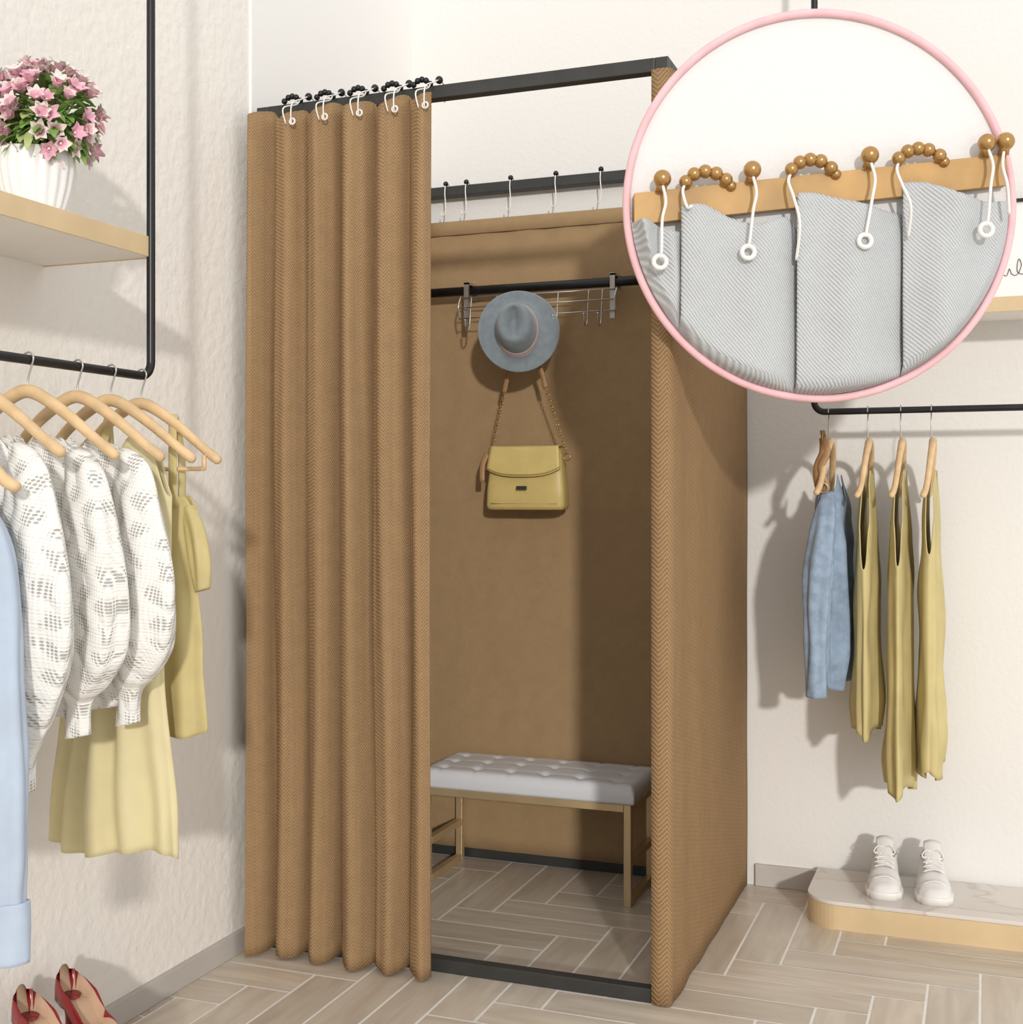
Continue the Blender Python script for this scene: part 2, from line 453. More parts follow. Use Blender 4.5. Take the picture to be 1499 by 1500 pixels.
m.loft(rings, cap0=False, cap1=False); m.obj('band', m_band, ht)

bg = empty('handbag', (-1.228, 3.37, 1.13))
bcx, bcy = -1.228, 3.372
def srect(cx, cy, a, b, z, n=48, e=.35):
    out = []
    for k in range(n):
        t = 2*pi*k/n; c, s = math.cos(t), math.sin(t)
        out.append((cx+a*math.copysign(abs(c)**e, c), cy+b*math.copysign(abs(s)**e, s), z))
    return out
m = M()
m.loft([srect(bcx, bcy, a, b, z) for z, a, b in ((1.040, .105, .026), (1.043, .115, .033), (1.052, .119, .037), (1.10, .117, .036), (1.15, .111, .031), (1.20, .104, .024), (1.214, .100, .020), (1.218, .094, .014))])
m.obj('body', m_bag, bg)
m = M()
rings = []
for i in range(13):
    v = i/12
    row = []
    for j in range(25):
        u = j/24*2-1
        drop = .100*v*(1-.22*abs(u)**3)
        if v < .15: y = bcy+.018-(v/.15)*.042; z = 1.2195+.002*math.sin(v/.15*pi)
        else: z = 1.219-(drop-.015*1)*1.0; y = bcy-.026-(1.219-z)*.19
        row.append((bcx+u*(.101+.010*v), y-.002, z))
    rings.append(row)
m.loft(rings, closed=False, cap0=False, cap1=False); m.obj('flap', m_bag, bg, solid=.004)
m = M()
edge = [(p_[0], p_[1]-.0035, p_[2]+.006) for p_ in rings[-1]]
m.tube(edge, .0012, 0, 6)
m.tube([(bcx-.1, bcy-.036, 1.058), (bcx+.1, bcy-.036, 1.058)], .0012, 0, 6)
m.obj('stitching', m_bagd, bg)
m = M(); m.box((bcx-.016, bcy-.052, 1.098), (bcx+.014, bcy-.044, 1.108)); m.obj('clasp', m_frame, bg, bevel=.001)
m = M()
def link_chain(a, b, n):
    a, b = Vector(a), Vector(b); d = (b-a)
    for i in range(n):
        c = a+d*((i+.5)/n)
        m.torus(c, .0045, .0012, (0, 1, 0) if i % 2 else (1, .3, .2), 0, 10, 5)
LA, LB = (-1.350, 3.368, 1.16), (-1.290, 3.345, 1.375)
RA, RB = (-1.110, 3.368, 1.20), (-1.165, 3.345, 1.385)
link_chain(LA, LB, 25); link_chain(RA, RB, 22)
for s, q in ((-1, 1.16), (1, 1.19)): m.torus((bcx+s*.119, bcy-.002, q), .010, .002, (0, 1, 0), 0)
m.obj('chain', m_goldb, bg)
m = M()
m.tube(cat([LB, (-1.275, 3.338, 1.43), (-1.250, 3.325, 1.50), (-1.228, 3.318, 1.530), (-1.205, 3.325, 1.50), (-1.178, 3.338, 1.44), RB], 6), .0075, 0, 8, flat=.35, up=(0, 1, 0))
m.tube(cat([(-1.343, 3.35, 1.20), (-1.356, 3.345, 1.17), (-1.357, 3.342, 1.12)], 4), .009, 0, 8, flat=.35, up=(0, 1, 0))
m.obj('strap', m_brown, bg)

# ------------------------------------------------------------------ bench
be = empty('tufted_bench', (-1.17, 3.31, 0))
X0, X1, Y0, Y1 = -1.472, -.872, 3.185, 3.438
t = .020
m = M()
for x in (X0, X1-t):
    for y in (Y0, Y1-t): m.box((x, y, 0), (x+t, y+t, .268))
    m.box((x, Y0+t, 0), (x+t, Y1-t, t)); m.box((x, Y0+t, .105), (x+t, Y1-t, .105+t)); m.box((x, Y0+t, .248), (x+t, Y1-t, .268))
for y in (Y0, Y1-t): m.box((X0+t, y, .248), (X1-t, y+t, .268))
m.obj('frame', m_gold, be, bevel=.0015)
m = M(); NX, NY = 96, 44
hx, hy = .309, .132; cx, cy = -1.172, 3.311
def cush(i, j):
    u = i/NX*2-1; v = j/NY*2-1
    ex, ey = hx*(1-abs(u)), hy*(1-abs(v))
    e = min(1, ex/.02); f = min(1, ey/.02)
    rnd = math.sqrt(max(0, 1-(1-e)**2))*math.sqrt(max(0, 1-(1-f)**2))
    x, y = hx*u, hy*v
    d = 0
    for a in range(6):
        for b in range(3):
            px, py = -.25+a*.10, -.08+b*.08
            r = math.hypot(x-px, y-py)
            d += math.exp(-(r/.014)**2)*.009
    gx = abs(math.sin((x+.25)/.10*pi)); gy = abs(math.sin((y+.08)/.08*pi))
    d += .0022*(math.exp(-(gx/.18)**2)+math.exp(-(gy/.18)**2))
    puff = .006*(1-u*u)*(1-v*v)
    return (cx+x, cy+y, .300+.020*rnd+puff-d*rnd)
vs = [cush(i, j) for j in range(NY+1) for i in range(NX+1)]
fs = [(j*(NX+1)+i, j*(NX+1)+i+1, (j+1)*(NX+1)+i+1, (j+1)*(NX+1)+i) for j in range(NY) for i in range(NX)]
per = [i for i in range(NX+1)]+[j*(NX+1)+NX for j in range(1, NY+1)]+[NY*(NX+1)+i for i in range(NX-1, -1, -1)]+[j*(NX+1) for j in range(NY-1, 0, -1)]
rows = [per]
for z, sc_ in ((.29, 1.004), (.277, 1.004), (.270, .995)):
    idx = []
    for q in per:
        v = vs[q]; idx.append(len(vs)); vs.append((cx+(v[0]-cx)*sc_, cy+(v[1]-cy)*sc_, z))
    rows.append(idx)
for a, b in zip(rows, rows[1:]):
    for k in range(len(a)): fs.append((a[k], a[(k+1) % len(a)], b[(k+1) % len(b)], b[k]))
fs.append(tuple(rows[-1]))
m.add(vs, fs); m.obj('cushion', m_cush, be)

# ------------------------------------------------------------------ garment rails
def arc(c, a, b, r, n=7):
    c, a, b = Vector(c), Vector(a).normalized(), Vector(b).normalized()
    o = c+a*r+b*r
    return [o-b*r*math.cos(pi/2*i/n)-a*r*math.sin(pi/2*i/n) for i in range(n+1)]
lr = empty('garment_rail', (-1.41, 1.4, 1.9))
RX, RZ = -1.41, 1.294
pts = [(XL+.004, 1.885, 2.35)]+arc((RX, 1.885, 2.35), (-1, 0, 0), (0, 0, -1), .03)+arc((RX, 1.885, RZ), (0, 0, 1), (0, -1, 0), .028)+arc((RX, .55, RZ), (0, 1, 0), (0, 0, 1), .028)+arc((RX, .55, 2.35), (0, 0, -1), (-1, 0, 0), .03)+[(XL+.004, .55, 2.35)]
m = M(); m.tube(pts, .0078, 0, 14)
for y in (.55, 1.885): m.tube([(XL, y, 2.35), (XL+.008, y, 2.35)], .025, 0, 18)
m.obj('tube', m_black, lr)
m = M(); m.box((XL, .52, 1.512), (RX-.003, 1.893, 1.545), 0); m.box((RX-.0029, .52, 1.510), (RX+.0005, 1.893, 1.547), 1)
m.box((XL, 1.893, 1.510), (RX+.0005, 1.8955, 1.547), 1)
m.obj('wall_shelf', [m_shelf, m_goldp], bevel=.001)

rr = empty('garment_rail', (.1, 3.3, 1.9))
RY, RZ2 = 3.30, 1.296
pts = [(-.415, YB-.004, 2.62)]+arc((-.415, RY, 2.62), (0, 1, 0), (0, 0, -1), .03)+arc((-.415, RY, RZ2), (0, 0, 1), (1, 0, 0), .026)+arc((.85, RY, RZ2), (-1, 0, 0), (0, 0, 1), .026)+arc((.85, RY, 2.62), (0, 0, -1), (0, 1, 0), .03)+[(.85, YB-.004, 2.62)]
m = M(); m.tube(pts, .0085, 0, 14)
for x in (-.415, .85): m.tube([(x, YB-.008, 2.62), (x, YB, 2.62)], .025, 0, 18)
m.obj('tube', m_black, rr)
m = M(); m.box((-.40, RY+.012, 1.535), (.83, YB, 1.568), 0); m.box((-.40, RY+.009, 1.533), (.83, RY+.0121, 1.570), 1)
m.obj('wall_shelf', [m_shelf, m_goldp], bevel=.001)

pf = empty('picture_frame', (.1, 3.46, 1.7))
m = M(); fx0, fx1, fz0, fz1, fy = -.03, .27, 1.569, 1.845, 3.475
for a, b in (((fx0, fy, fz0), (fx0+.008, fy+.018, fz1)), ((fx1-.008, fy, fz0), (fx1, fy+.018, fz1)), ((fx0+.008, fy, fz0), (fx1-.008, fy+.018, fz0+.008)), ((fx0+.008, fy, fz1-.008), (fx1-.008, fy+.018, fz1))): m.box(a, b)
m.obj('frame', m_black, pf, bevel=.001)
m = M(); m.box((fx0+.008, fy+.008, fz0+.008), (fx1-.008, fy+.014, fz1-.008)); m.obj('print', m_paper, pf)
m = M()
s0 = [(0,0),(.006,.03),(.012,.04),(.010,.01),(.018,-.002),(.022,.02),(.026,.002),(.034,0),(.04,.03),(.036,.05),(.034,.01),(.046,0),(.056,.012),(.05,.02),(.048,.004),(.07,.01)]
m.tube(cat([(.02+a*1.6, fy+.006, 1.65+b*.8) for a, b in s0], 5), .0008, 0, 6); m.obj('lettering', m_black, pf)

# ------------------------------------------------------------------ hangers and clothes
def hanger(name, x, y, z, wd, hw=.16, tipdrop=.155, low=0., bar=False, thick=1.):
    wd = Vector((wd[0], wd[1], 0)).normalized()
    e = empty(name, (x, y, z))
    td = Vector((-wd.y, wd.x, 0))
    C = Vector((x, y, z))
    m = M()
    B = C-Vector((0, 0, low))
    P = [B+wd*(s*hw)+Vector((0, 0, dz))+td*ty for s, dz, ty in
         ((-1, -tipdrop, .014), (-.8, -tipdrop+.026, .006), (-.5, -.090, -.002), (-.2, -.060, -.004), (0, -.050, -.004), (.2, -.060, -.004), (.5, -.090, -.002), (.8, -tipdrop+.026, .006), (1, -tipdrop, .014))]
    pa = cat(P, 6); n = len(pa); rad = []
    for i in range(n):
        q = abs(i/(n-1)*2-1)
        rad.append((.0085+.0035*math.cos(q*pi/2)**2+.0015*math.exp(-((q-.88)/.08)**2)-.0035*(q > .975))*thick)
    m.tube(pa, rad, 0, 12, flat=.9, up=(0, 0, 1))
    if bar:
        m.tube([B+wd*(-hw*.85)+Vector((0, 0, -tipdrop-.012)), B+wd*(hw*.85)+Vector((0, 0, -tipdrop-.012))], .004, 0, 10)
        for s in (-1, 1): m.tube([B+wd*(s*hw*.85)+Vector((0, 0, -tipdrop+.012)), B+wd*(s*hw*.85)+Vector((0, 0, -tipdrop-.014))], .004, 0, 8)
    m.obj('wood_arms', m_wood, e)
    m = M()
    hk = [B+Vector((0, 0, -.045)), C+Vector((0, 0, -.030)), C+Vector((0, 0, -.012))+wd*.006, C+wd*.0105+Vector((0, 0, .002)), C+wd*.006+Vector((0, 0, .0095)), C+Vector((0, 0, .0115)), C-wd*.008+Vector((0, 0, .008)), C-wd*.011+Vector((0, 0, -.003))]
    m.tube(cat(hk, 5), .0016, 0, 8); m.obj('hook', m_chrome, e)
    return e

def garment(name, x, y, wd, prof, top, mat, nfold=9, famp=.10, sleeves=None, seed=0, hemwave=.008, straps=None, rough=1.):
    wd = Vector((wd[0], wd[1], 0)).normalized(); td = Vector((-wd.y, wd.x, 0))
    C = Vector((x, y, 0))
    e = empty(name, (x, y, prof[0][0]+.3))
    zh = prof[0][0]
    m = M(); rings = []; NP = 128; NS = 50
    for i in range(NS+1):
        s = i/NS; row = []
        for k in range(NP):
            ph = 2*pi*k/NP; c, sn = math.cos(ph), math.sin(ph)
            zt = interp(top, abs(c))[0]
            z0 = zh+hemwave*math.sin(3*ph+seed)
            z = z0+(zt-z0)*s
            a, b = interp(prof, z)
            fall = (1-s)**.8*.85+.15
            f = math.sin(nfold*ph+seed*1.7+1.2*math.sin(2*ph+seed)+1.5*noise.noise((seed, z*2.5, c)))
            f2 = noise.noise((c*2.2+seed, sn*2, z*6))
            off = b*famp*6*f*fall*.35+b*.35*f2*rough
            a2 = a*(1+.03*f*fall+.05*noise.noise((seed+5, z*7, sn)))
            xx = a2*c; yy = (b+off)*sn*(.55+.45*min(1, abs(sn)*2.2))
            row.append(C+wd*xx+td*yy+Vector((0, 0, z)))
        rings.append(row)
    m.loft(rings, cap0=False, cap1=False)
    m.obj('body', mat, e, solid=.0025)
    if sleeves:
        for si, (pts, mt) in enumerate(sleeves):
            m = M(); rings = []
            P = cat([(a, b, z) for a, b, z, ra, rb in pts], 8); R = cat([(ra, rb, 0) for a, b, z, ra, rb in pts], 8)
            for i, (q, r) in enumerate(zip(P, R)):
                row = []
                for k in range(56):
                    ph = 2*pi*k/56
                    f = 1+(.10*math.sin(5*ph+seed+i*.03)*math.sin(pi*i/len(P))+.13*noise.noise((math.cos(ph)*1.5+seed, math.sin(ph)*1.5, q.z*9)))*rough
                    row.append(C+wd*(q.x+r.x*f*math.cos(ph))+td*(q.y+r.y*f*math.sin(ph))+Vector((0, 0, q.z+.004*math.cos(ph))))
                rings.append(row)
            m.loft(rings); m.obj('sleeve_%d' % (si+1), mt, e)
    if straps:
        m = M()
        for pth, wdt in straps:
            m.tube(cat([C+wd*a+td*b+Vector((0, 0, z)) for a, b, z in pth], 5), wdt, 0, 8, flat=.3, up=tuple(td))
        m.obj('straps', mat, e)
    return e

WX = (1, 0); WY = (0, 1)
RXc = RX
closed_top = [(0, 1.140), (.25, 1.176), (.5, 1.165), (1, 1.095)]
hanger('clothes_hanger', RXc, 1.858, RZ, WX, hw=.155, bar=True)
garment('mustard_dress', RXc, 1.860, WX, [(.665, .134, .030), (.80, .128, .028), (.95, .112, .024), (1.0, .112, .02), (1.07, .118, .014)],
        [(0, 1.03), (.5, 1.075), (.8, 1.08), (1, 1.055)], m_olive, seed=1, nfold=8, famp=.14,
        sleeves=[([(s*.095, 0, 1.06, .012, .010), (s*.112, 0, 1.02, .018, .016), (s*.124, 0, .96, .017, .018), (s*.128, 0, .915, .012, .014)], m_olive) for s in (1, -1)],
        straps=[([(s*.075, -.012, 1.06), (s*.075, -.014, 1.14), (s*.070, -.004, 1.222), (s*.075, .012, 1.15), (s*.075, .012, 1.06)], .009) for s in (-1, 1)])
hanger('clothes_hanger', RXc, 1.775, RZ, WX)
garment('pale_yellow_dress', RXc+.005, 1.775, WX, [(.475, .128, .034), (.52, .126, .034), (.8, .10, .026), (1.0, .115, .022), (1.15, .12, .012)],
        [(0, 1.12), (.35, 1.18), (.7, 1.15), (1, 1.08)], m_yell, seed=4, nfold=11, famp=.18)
def sweater(y, seed, dx=0, low=.74, cuff=0.):
    hanger('clothes_hanger', RXc, y, RZ, WX)
    sl = []
    for s in (1, -1):
        b = -.010
        sl.append(([(s*.085, 0, 1.155, .010, .012), (s*.108, b*.4, 1.125, .030, .020), (s*.124, b, 1.04, .046, .030), (s*.134, b, .93, .056, .036), (s*.132, b, .84, .054, .038), (s*.118, b, .765+cuff*.5, .038, .030), (s*.108, b, .715+cuff, .020, .018), (s*.104, b, .665+cuff, .021, .018)], m_knit))
    garment('knit_sweater', RXc+dx, y, WX, [(low, .085, .026), (low+.04, .105, .034), (.95, .122, .034), (1.07, .125, .026), (1.18, .115, .012)],
            closed_top, m_knit, seed=seed, nfold=6, sleeves=sl, hemwave=.004, rough=.75)
sweater(1.690, 2, .005, .735, .045)
sweater(1.575, 5, .0, .74, .045)
sweater(1.455, 8, .0, .70, -.015)
hanger('clothes_hanger', RXc, 1.365, RZ, WX, tipdrop=.205)
garment('pale_blue_shirt', RXc+.02, 1.365, WX, [(.56, .12, .03), (.9, .11, .028), (1.05, .115, .022), (1.15, .10, .01)],
        [(0, 1.08), (.3, 1.15), (.6, 1.12), (1, 1.03)], m_blue, seed=3, nfold=8,
        sleeves=[([(s*.08, 0, 1.07, .02, .012), (s*.115, 0, .99, .027, .02), (s*.132, -.005, .8, .029, .022), (s*.138, -.005, .6, .028, .02), (s*.138, -.005, .525, .024, .018), (s*.138, -.005, .518, .030, .021), (s*.138, -.005, .44, .031, .022)], m_blue) for s in (1, -1)])

# right rack
tank = lambda zs, za: [(0, zs-.05), (.28, zs-.012), (.5, zs), (.72, zs-.03), (.86, (zs+za)/2-.02), (1, za)]
hanger('clothes_hanger', -.379, RY, RZ2, WY, hw=.15, low=.026, tipdrop=.185, thick=.85)
garment('denim_shirt', -.372, RY, WY, [(.60, .085, .036), (.70, .10, .048), (.95, .12, .046), (1.03, .125, .034), (1.14, .10, .018)],
        [(0, 1.06), (.4, 1.135), (.7, 1.10), (1, 1.03)], m_denim, seed=6, nfold=7, famp=.2, rough=1.5,
        sleeves=[([(s*.09, 0, 1.09, .014, .014), (s*.13, 0, 1.03, .026, .026), (s*.148, .012, .92, .026, .032), (s*.142, .018, .78, .024, .030), (s*.132, .020, .66, .022, .026), (s*.13, .020, .585, .024, .026)], m_denim) for s in (1, -1)])
bl = empty('leather_belt', (-.379, 3.22, 1.15)); m = M()
m.tube(cat([(-.384, 3.21, 1.225), (-.372, 3.205, 1.19), (-.386, 3.20, 1.15), (-.372, 3.195, 1.10), (-.392, 3.20, 1.10), (-.398, 3.205, 1.15), (-.384, 3.208, 1.19), (-.384, 3.21, 1.225)], 6), .009, 0, 8, flat=.3, up=(0, 1, 0))
m.tube(cat([(-.379, 3.24, 1.20), (-.384, 3.21, 1.242), (-.384, 3.205, 1.215)], 4), .007, 0, 8, flat=.4)
m.obj('strap', m_brown, bl)
m = M(); m.torus((-.380, 3.188, 1.10), .012, .002, (0, 1, .2)); m.obj('buckle', m_chrome, bl)
for x, zh, zs, za, sd in ((-.282, .49, 1.145, .90, 1), (-.202, .350, 1.145, .91, 2), (-.129, .400, 1.145, .94, 5)):
    hanger('clothes_hanger', x, RY, RZ2, WY, hw=.15, low=.028, tipdrop=.19, thick=.8)
    garment('mustard_vest', x, RY, WY, [(zh, .122, .026), (zh+.08, .125, .031), (zh+.25, .118, .024), (.85, .125, .026), (.98, .12, .020), (1.14, .11, .012)],
            tank(zs, za), m_olive, seed=sd, nfold=7, famp=.17, hemwave=.014)

# ------------------------------------------------------------------ display plinths
def plinth(name, x0, x1, y0, y1, h, corner):
    pts = []
    r = .085
    def cor(cx, cy, a0):
        for i in range(13):
            a = a0+pi/2*i/12; pts.append((cx+r*math.cos(a), cy+r*math.sin(a)))
    if 'sw' in corner: cor(x0+r, y0+r, pi)
    else: pts.append((x0, y0))
    if 'se' in corner: cor(x1-r, y0+r, 1.5*pi)
    else: pts.append((x1, y0))
    if 'ne' in corner: cor(x1-r, y1-r, 0)
    else: pts.append((x1, y1))
    pts.append((x0, y1))
    e = empty(name, ((x0+x1)/2, (y0+y1)/2, 0))
    m = M(); m.loft([[(a, b, 0) for a, b in pts], [(a, b, h-.010) for a, b in pts]], sm=False); m.obj('base', m_goldp, e)
    m = M(); m.loft([[(a, b, h-.010) for a, b in pts], [(a, b, h) for a, b in pts]], sm=False); m.obj('marble_top', m_marble, e, bevel=.002)
plinth('display_plinth', -.430, .9, 3.205, YB-.012, .070, ('sw', 'se'))
plinth('display_plinth', XL+.012, -1.40, .6, 1.97, .070, ('se', 'ne'))

# ------------------------------------------------------------------ shoes
def shoe(m, org, yaw, L, W, zb, zt, gap, mi=0, mi_in=1, N=36, K=36, pw=.65):
    org = Vector(org); cs, sn = math.cos(yaw), math.sin(yaw)
    rings = []
    for i in range(N+1):
        t = i/N; w_ = interp(W, t)[0]; b = interp(zb, t)[0]; h = interp(zt, t)[0]; g = interp(gap, t)[0]
        row = []
        for k in range(K+1):
            q = -1+2*k/K; a = q*pi/2
            x = w_*math.copysign(abs(math.sin(a))**.8, a); z = b+(h-b)*max(0, math.cos(a))**pw
            if g > 0:
                f = sstep((g-abs(q))/.10)
                z = z*(1-f)+(b+.006)*f if abs(q) < g else z
                if abs(q) < g: x = w_*.86*q/g*(1-.1*f)
            row.append((x, t*L, z))
        rings.append([(org.x+p_[0]*cs-p_[1]*sn, org.y+p_[0]*sn+p_[1]*cs, org.z+p_[2]) for p_ in row])
    n = K+1; vs = [p_ for r in rings for p_ in r]; fs = []; mi_l = []
    for i in range(N):
        g = interp(gap, (i+.5)/N)[0]
        for k in range(n):
            k2 = (k+1) % n
            fs.append((i*n+k, i*n+k2, (i+1)*n+k2, (i+1)*n+k))
            q = -1+2*(k+.5)/K
            mi_l.append(mi_in if (k < K and abs(q) < g-.03) else mi)
    fs.append(tuple(range(n-1, -1, -1))); fs.append(tuple(N*n+k for k in range(n))); mi_l += [mi, mi]
    m.add(vs, fs, mi_l)
    return lambda x, y, z: (org.x+x*cs-y*sn, org.y+x*sn+y*cs, org.z+z)

def sneaker(org, yaw):
    e = empty('sneaker', org)
    m = M(); Ls = .205
    W = [(0, .018), (.05, .030), (.2, .034), (.45, .036), (.72, .043), (.88, .040), (.97, .026), (1, .010)]
    tr = shoe(m, org, yaw, Ls, W, [(0, .006), (1, .006)], [(0, .088), (.1, .098), (.3, .092), (.42, .085), (.6, .064), (.8, .050), (.95, .038), (1, .020)],
         [(0, 0), (.04, 0), (.08, .42), (.3, .45), (.36, .35), (.41, 0), (1, 0)])
    m.obj('upper', [m_snk, m_snki], e)
    m = M()
    W2 = [(t_, w_+.004) for t_, w_ in W]
    shoe(m, (org[0], org[1], org[2]), yaw, Ls+.003, W2, [(0, 0), (1, 0)], [(0, .018), (1, .020)], [(0, 0), (1, 0)], pw=.12, K=24)
    m.tube([tr(x*.040, (.80+.05*(1-x*x))*Ls, .052-.022*x*x) for x in [q/6 for q in range(-6, 7)]], .0018, 0, 6)
    m.obj('sole', m_white, e)
    m = M()
    rings = []
    for i in range(9):
        v = i/8; y = (.62-.30*v)*Ls; z = .068+.058*v**1.1
        rings.append([tr(x*.018*(1+.2*v-.5*max(0, v-.8)), y, z-.006*x*x) for x in [q/6 for q in range(-6, 7)]])
    m.loft(rings, closed=False, cap0=False, cap1=False); m.obj('tongue', m_snk, e, solid=.004)
    m = M()
    for i in range(5):
        v = i/4; y = (.66-.25*v)*Ls; z = .066+.030*v
        for s in (1, -1):
            m.tube([tr(s*x*.024, y+x*.004, z+.004-.006*x*x) for x in [q/5 for q in range(-5, 6)]], .002, 0, 6)
    yb_ = .40*Ls
    for s in (1, -1):
        m.tube(cat([tr(0, yb_+.006, .100), tr(s*.016, yb_+.012, .106), tr(s*.026, yb_+.018, .092), tr(s*.012, yb_+.016, .090), tr(0, yb_+.008, .098)], 5), .0018, 0, 6)
        m.tube(cat([tr(0, yb_+.008, .100), tr(s*.014, yb_+.026, .084), tr(s*.018, yb_+.036, .070)], 5), .0018, 0, 6)
    m.obj('laces', m_white, e)
sneaker((-.252, 3.462, .070), pi+.06)
sneaker((-.138, 3.462, .070), pi+.10)

def pump(org, yaw):
    e = empty('high_heel_shoe', org)
    m = M(); Ls = .215
    W = [(0, .014), (.04, .026), (.2, .032), (.45, .030), (.7, .039), (.85, .033), (.95, .018), (1, .004)]
    zb = [(0, .086), (.2, .080), (.45, .042), (.65, .004), (1, .004)]
    tr = shoe(m, org, yaw, Ls, W, zb, [(0, .142), (.06, .146), (.25, .122), (.5, .078), (.68, .048), (.8, .045), (.95, .026), (1, .012)],
         [(0, 0), (.02, .5), (.06, .68), (.3, .70), (.6, .62), (.70, .45), (.74, 0), (1, 0)])
    m.obj('upper', [m_red, m_redi], e)
    m = M(); m.tube([tr(0, .024, .092), tr(0, .020, .05), tr(0, .016, .02), tr(0, .014, 0)], [.017, .009, .006, .006], 0, 12); m.obj('heel', m_red, e)
pump((-1.600, 1.880, .070), -pi/2-.28)
pump((-1.605, 1.775, .070), -pi/2-.24)

# ------------------------------------------------------------------ flower pot
fp = empty('flower_pot', (-1.530, 1.730, 1.546))
pc = Vector((-1.530, 1.730, 1.546))
m = M(); rings = []
for z, r, am in ((0, .034, 0), (.002, .038, .3), (.03, .050, 1), (.06, .059, 1), (.09, .064, 1), (.112, .063, .6), (.122, .064, 0), (.124, .062, 0), (.118, .058, 0), (.10, .056, 0)):
    rings.append([pc+Vector((r*(1+.025*am*math.cos(20*2*pi*k/160))*math.cos(2*pi*k/160), r*(1+.025*am*math.cos(20*2*pi*k/160))*math.sin(2*pi*k/160), z)) for k in range(160)])
m.loft(rings, cap1=False); m.obj('pot', m_pot, fp)
m = M(); m.loft([[pc+Vector((r*math.cos(2*pi*k/40), r*math.sin(2*pi*k/40), z)) for k in range(40)] for r, z in ((.056, .104), (.02, .110))]); m.obj('soil', m_soil, fp)
def leaf(m, base, d, L_, W_, mi, droop=.3):
    d = Vector(d).normalized(); side = d.cross(Vector((0, 0, 1)));
    if side.length < .1: side = Vector((1, 0, 0))
    side.normalize(); up = side.cross(d)
    rows = []
    for i in range(6):
        t = i/5; w_ = W_*math.sin(pi*min(.97, t*.92+.05))**.8
        c = Vector(base)+d*L_*t-Vector((0, 0, 1))*droop*L_*t*t
        rows.append([c-side*w_+up*w_*.3, c, c+side*w_+up*w_*.3])
    m.loft(rows, mi, closed=False, cap0=False, cap1=False)
fc = pc+Vector((.022, .0, .182))
m = M()
for i in range(480):
    v = Vector((random.gauss(0, 1), random.gauss(0, 1), random.gauss(.0, .9))).normalized()
    if v.z < -.8: v.z = -.5; v.normalize()
    b = fc+Vector((v.x*.070, v.y*.066, v.z*.062))*random.uniform(.55, 1)
    d = (v+Vector((random.uniform(-.7, .7), random.uniform(-.7, .7), random.uniform(-.6, .6)))).normalized()
    leaf(m, b, d, random.uniform(.026, .042), random.uniform(.007, .011), random.choice((0, 0, 1)))
for i in range(40):
    v = Vector((random.gauss(0, 1), random.gauss(0, 1), random.uniform(-.2, 1))).normalized()
    m.tube([pc+Vector((v.x*.015, v.y*.015, .105)), pc+Vector((v.x*.03, v.y*.03, .15)), fc+Vector((v.x*.06, v.y*.06, v.z*.06))], .0012, 0, 5)
m.obj('leaves', [m_leaf, m_leaf2], fp)
m = M()
for i in range(105):
    v = Vector((random.gauss(0.1, 1), random.gauss(-.35, 1), random.gauss(.25, .75))).normalized()
    c = fc+Vector((v.x*.090, v.y*.088, v.z*.082))*random.uniform(.82, 1.04)
    ax = (v+Vector((0, 0, .5))).normalized()
    a = ax.orthogonal().normalized(); b = ax.cross(a)
    mi = random.choice((0, 1, 1)); opn = random.uniform(.5, 1.1)
    for k in range(6):
        q = 2*pi*k/6+i; d = a*math.cos(q)+b*math.sin(q); sd = ax.cross(d)
        rows = []; S_ = random.uniform(.019, .026)
        for j in range(6):
            t = j/5; w_ = .0084*math.sin(pi*min(.90, t*.82+.12))
            cc = c+d*(S_*.7*opn*t*(.5+.5*t)+.002)+ax*(S_*(t-.25*t*t))
            rows.append([cc-sd*w_-d*.002, cc+d*.001, cc+sd*w_-d*.002])
        m.loft(rows[:4], 0, closed=False, cap0=False, cap1=False)
        m.loft(rows[3:], mi, closed=False, cap0=False, cap1=False)
    m.sphere(c+ax*.004, .003, 1, 8, 5)
m.obj('blossoms', [m_pet, m_pet2], fp)

# ------------------------------------------------------------------ round inset graphic modelled as an added disc; the room has none
DC = Vector((-.3255, 2.657, 1.680)); K = .001415
def S(x, y, n=0): return frame_pt(DC, x*K, y*K, n)
ds = empty('round_inset_graphic', DC)
m = M()
RR = 280
m.loft([[S(r*math.cos(2*pi*k/128), r*math.sin(2*pi*k/128), n) for k in range(128)] for r, n in ((RR, -.010), (RR, .0))], sm=False)
m.obj('backing', m_cream, ds)
m = M()
m.tube([S(282*math.cos(2*pi*k/160), 282*math.sin(2*pi*k/160), .006) for k in range(160)], .0082, 0, 14, closed=True)
m.obj('ring', m_pink, ds)
m = M()
ft = lambda x: 44+.106*x
xs0, xs1 = -272, 268
vs = [S(xs0, ft(xs0), .004), S(xs1, ft(xs1), .004), S(xs1, ft(xs1)-46, .004), S(xs0, ft(xs0)-46, .004),
      S(xs0, ft(xs0), .026), S(xs1, ft(xs1), .026), S(xs1, ft(xs1)-46, .026), S(xs0, ft(xs0)-46, .026)]
m.add(vs, [(0,1,2,3), (4,7,6,5), (0,4,5,1), (1,5,6,2), (2,6,7,3), (3,7,4,0)], 0, False)
m.obj('rail', m_goldr, ds, bevel=.001)
pleats = [[(-276, -26), (-250, -30), (-225, -40), (-203, -44)], [(-206, -8), (-175, -7), (-130, -26), (-95, -32), (-55, -22), (-35, -40)],
          [(-38, 12), (-10, 12), (30, 0), (75, -10), (118, -14)], [(117, 29), (145, 28), (190, 10), (235, 2), (276, 6)]]
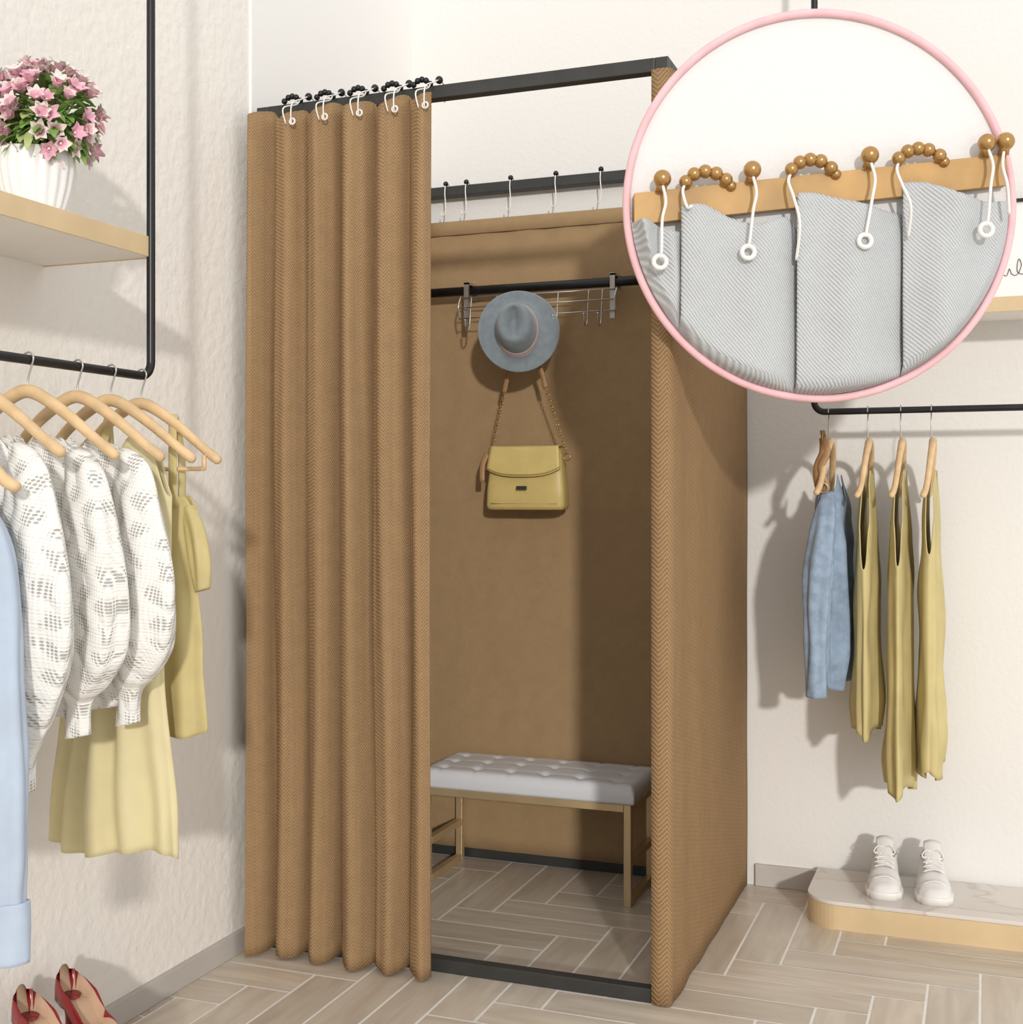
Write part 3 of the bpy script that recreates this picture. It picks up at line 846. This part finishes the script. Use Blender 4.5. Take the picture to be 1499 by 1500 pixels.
for pi_, pl in enumerate(pleats):
    m = M(); x0, x1 = pl[0][0], pl[-1][0]; cols = []
    cc = cat([Vector((a, b, 0)) for a, b in pl], 14)
    for j in range(61):
        u = j/60; x = x0+(x1-x0)*u
        yt = min(cc, key=lambda q: abs(q.x-x)).y
        lim = math.sqrt(max(0, 276**2-x*x)); yt = min(yt, lim-1); yb2 = -lim
        col = []
        for v in range(31):
            vv = v/30
            yy = yt+(yb2-yt)*vv
            nn = .024+.020*math.sin(pi*u**.7)+.014*(1-u)+(.011-.003*vv)*math.sin(u*8.5+pi_*1.3+vv*.9)+.007*noise.noise((u*3+pi_*5, vv*2, 0))
            rim = min(1, (276-math.hypot(x, yy))/14+.15)
            col.append(S(x+4*math.sin(vv*3+pi_)*(u*(1-u))*4, yy, .006+(nn-.006)*max(.1, rim)))
        cols.append(col)
    m.loft(cols, closed=False, cap0=False, cap1=False); m.obj('inset_fabric_%d' % (pi_+1), m_grey, ds, solid=.002)
m = M()
for x, y in ((-232, 34), (-102, 47), (68, 68), (237, 86), (264, 88)):
    m.sphere(S(x, y, .036), 13*K, 0, 20, 12)
    m.tube([S(x, y, .036), S(x-2, y-18, .03)], 8*K, 0, 12)
for b in ([(-198, 30), (-186, 41), (-170, 45), (-154, 42), (-140, 33)], [(-45, 48), (-33, 58), (-18, 62), (-3, 60), (12, 50)], [(110, 64), (123, 74), (138, 78), (153, 76), (169, 68)]):
    for x, y in b: m.sphere(S(x, y, .034), 10*K, 0, 18, 10)
    m.sphere(S(b[-1][0]+8, b[-1][1]-8, .028), 8*K, 0, 16, 8)
m.obj('beads', m_goldb, ds)
m = M()
for x, y, gx, gy in ((-232, 22, -238, -82), (-102, 35, -112, -68), (68, 55, 55, -52), (237, 74, 228, -36)):
    m.tube(cat([S(x, y, .045), S(x+3, y-25, .058), S(x-3, (y+gy)/2, .068), S(gx+2, gy+10, .070), S(gx, gy-2, .066)], 6), 2.3*K, 0, 8)
    m.torus(S(gx, gy-8, .066), 9*K, 3.6*K, (math.sin(TH), -math.cos(TH), 0), 0, 28, 10)
for x, y, gx, gy in ((-198, 28, -196, -20), (-46, 42, -40, -85), (110, 58, 121, -52)):
    m.tube(cat([S(x, y, .034), S(x-6, y-15, .050), S(x-1, y-40, .066), S((x+gx)/2+4, (y-30+gy)/2, .070), S(gx, gy, .046)], 6), 2.3*K, 0, 8)
m.tube(cat([S(262, 78, .036), S(256, 50, .05), S(260, 20, .06), S(264, -20, .055)], 6), 2.3*K, 0, 8)
m.obj('wire_hooks', m_white, ds)
m = M()
m.tube([(-.645, 2.76, 2.012), (-.645, 2.76, 2.024), S(-150, 130, -.045)+Vector((0, 0, .12)), S(-150, 130, -.02), S(-150, 130, -.010)], .006, 0, 10)
m.tube([(-.626, 2.70, 1.50), S(-150, -130, -.04), S(-150, -130, -.010)], .006, 0, 10)
m.obj('bracket', m_black, ds)  # added to carry the inset disc

# ------------------------------------------------------------------ light
wd = bpy.data.worlds.new('world'); sc.world = wd; wd.use_nodes = True
bgn = wd.node_tree.nodes['Background']; bgn.inputs[0].default_value = (1, .99, .97, 1); bgn.inputs[1].default_value = 1.0
sl = bpy.data.lights.new('sun', 'SUN'); sl.energy = 1.6; sl.angle = math.radians(2.5); sl.color = (1, .96, .905)
so = bpy.data.objects.new('sun', sl); sc.collection.objects.link(so)
so.rotation_euler = Vector((-.46, .89, -.23)).to_track_quat('-Z', 'Y').to_euler(); so.location = (2, -3, 3)
sc.view_settings.view_transform = 'Standard'
sc.view_settings.look = 'None'

# ------------------------------------------------------------------ camera
cd = bpy.data.cameras.new('camera'); co = bpy.data.objects.new('camera', cd); sc.collection.objects.link(co)
co.location = (0, 0, 1.079); co.rotation_euler = (pi/2, 0, TH)
cd.sensor_fit = 'HORIZONTAL'; cd.sensor_width = 36; cd.lens = 36*1837/1499; cd.shift_y = -23/1499
cd.clip_start = .02
sc.camera = co
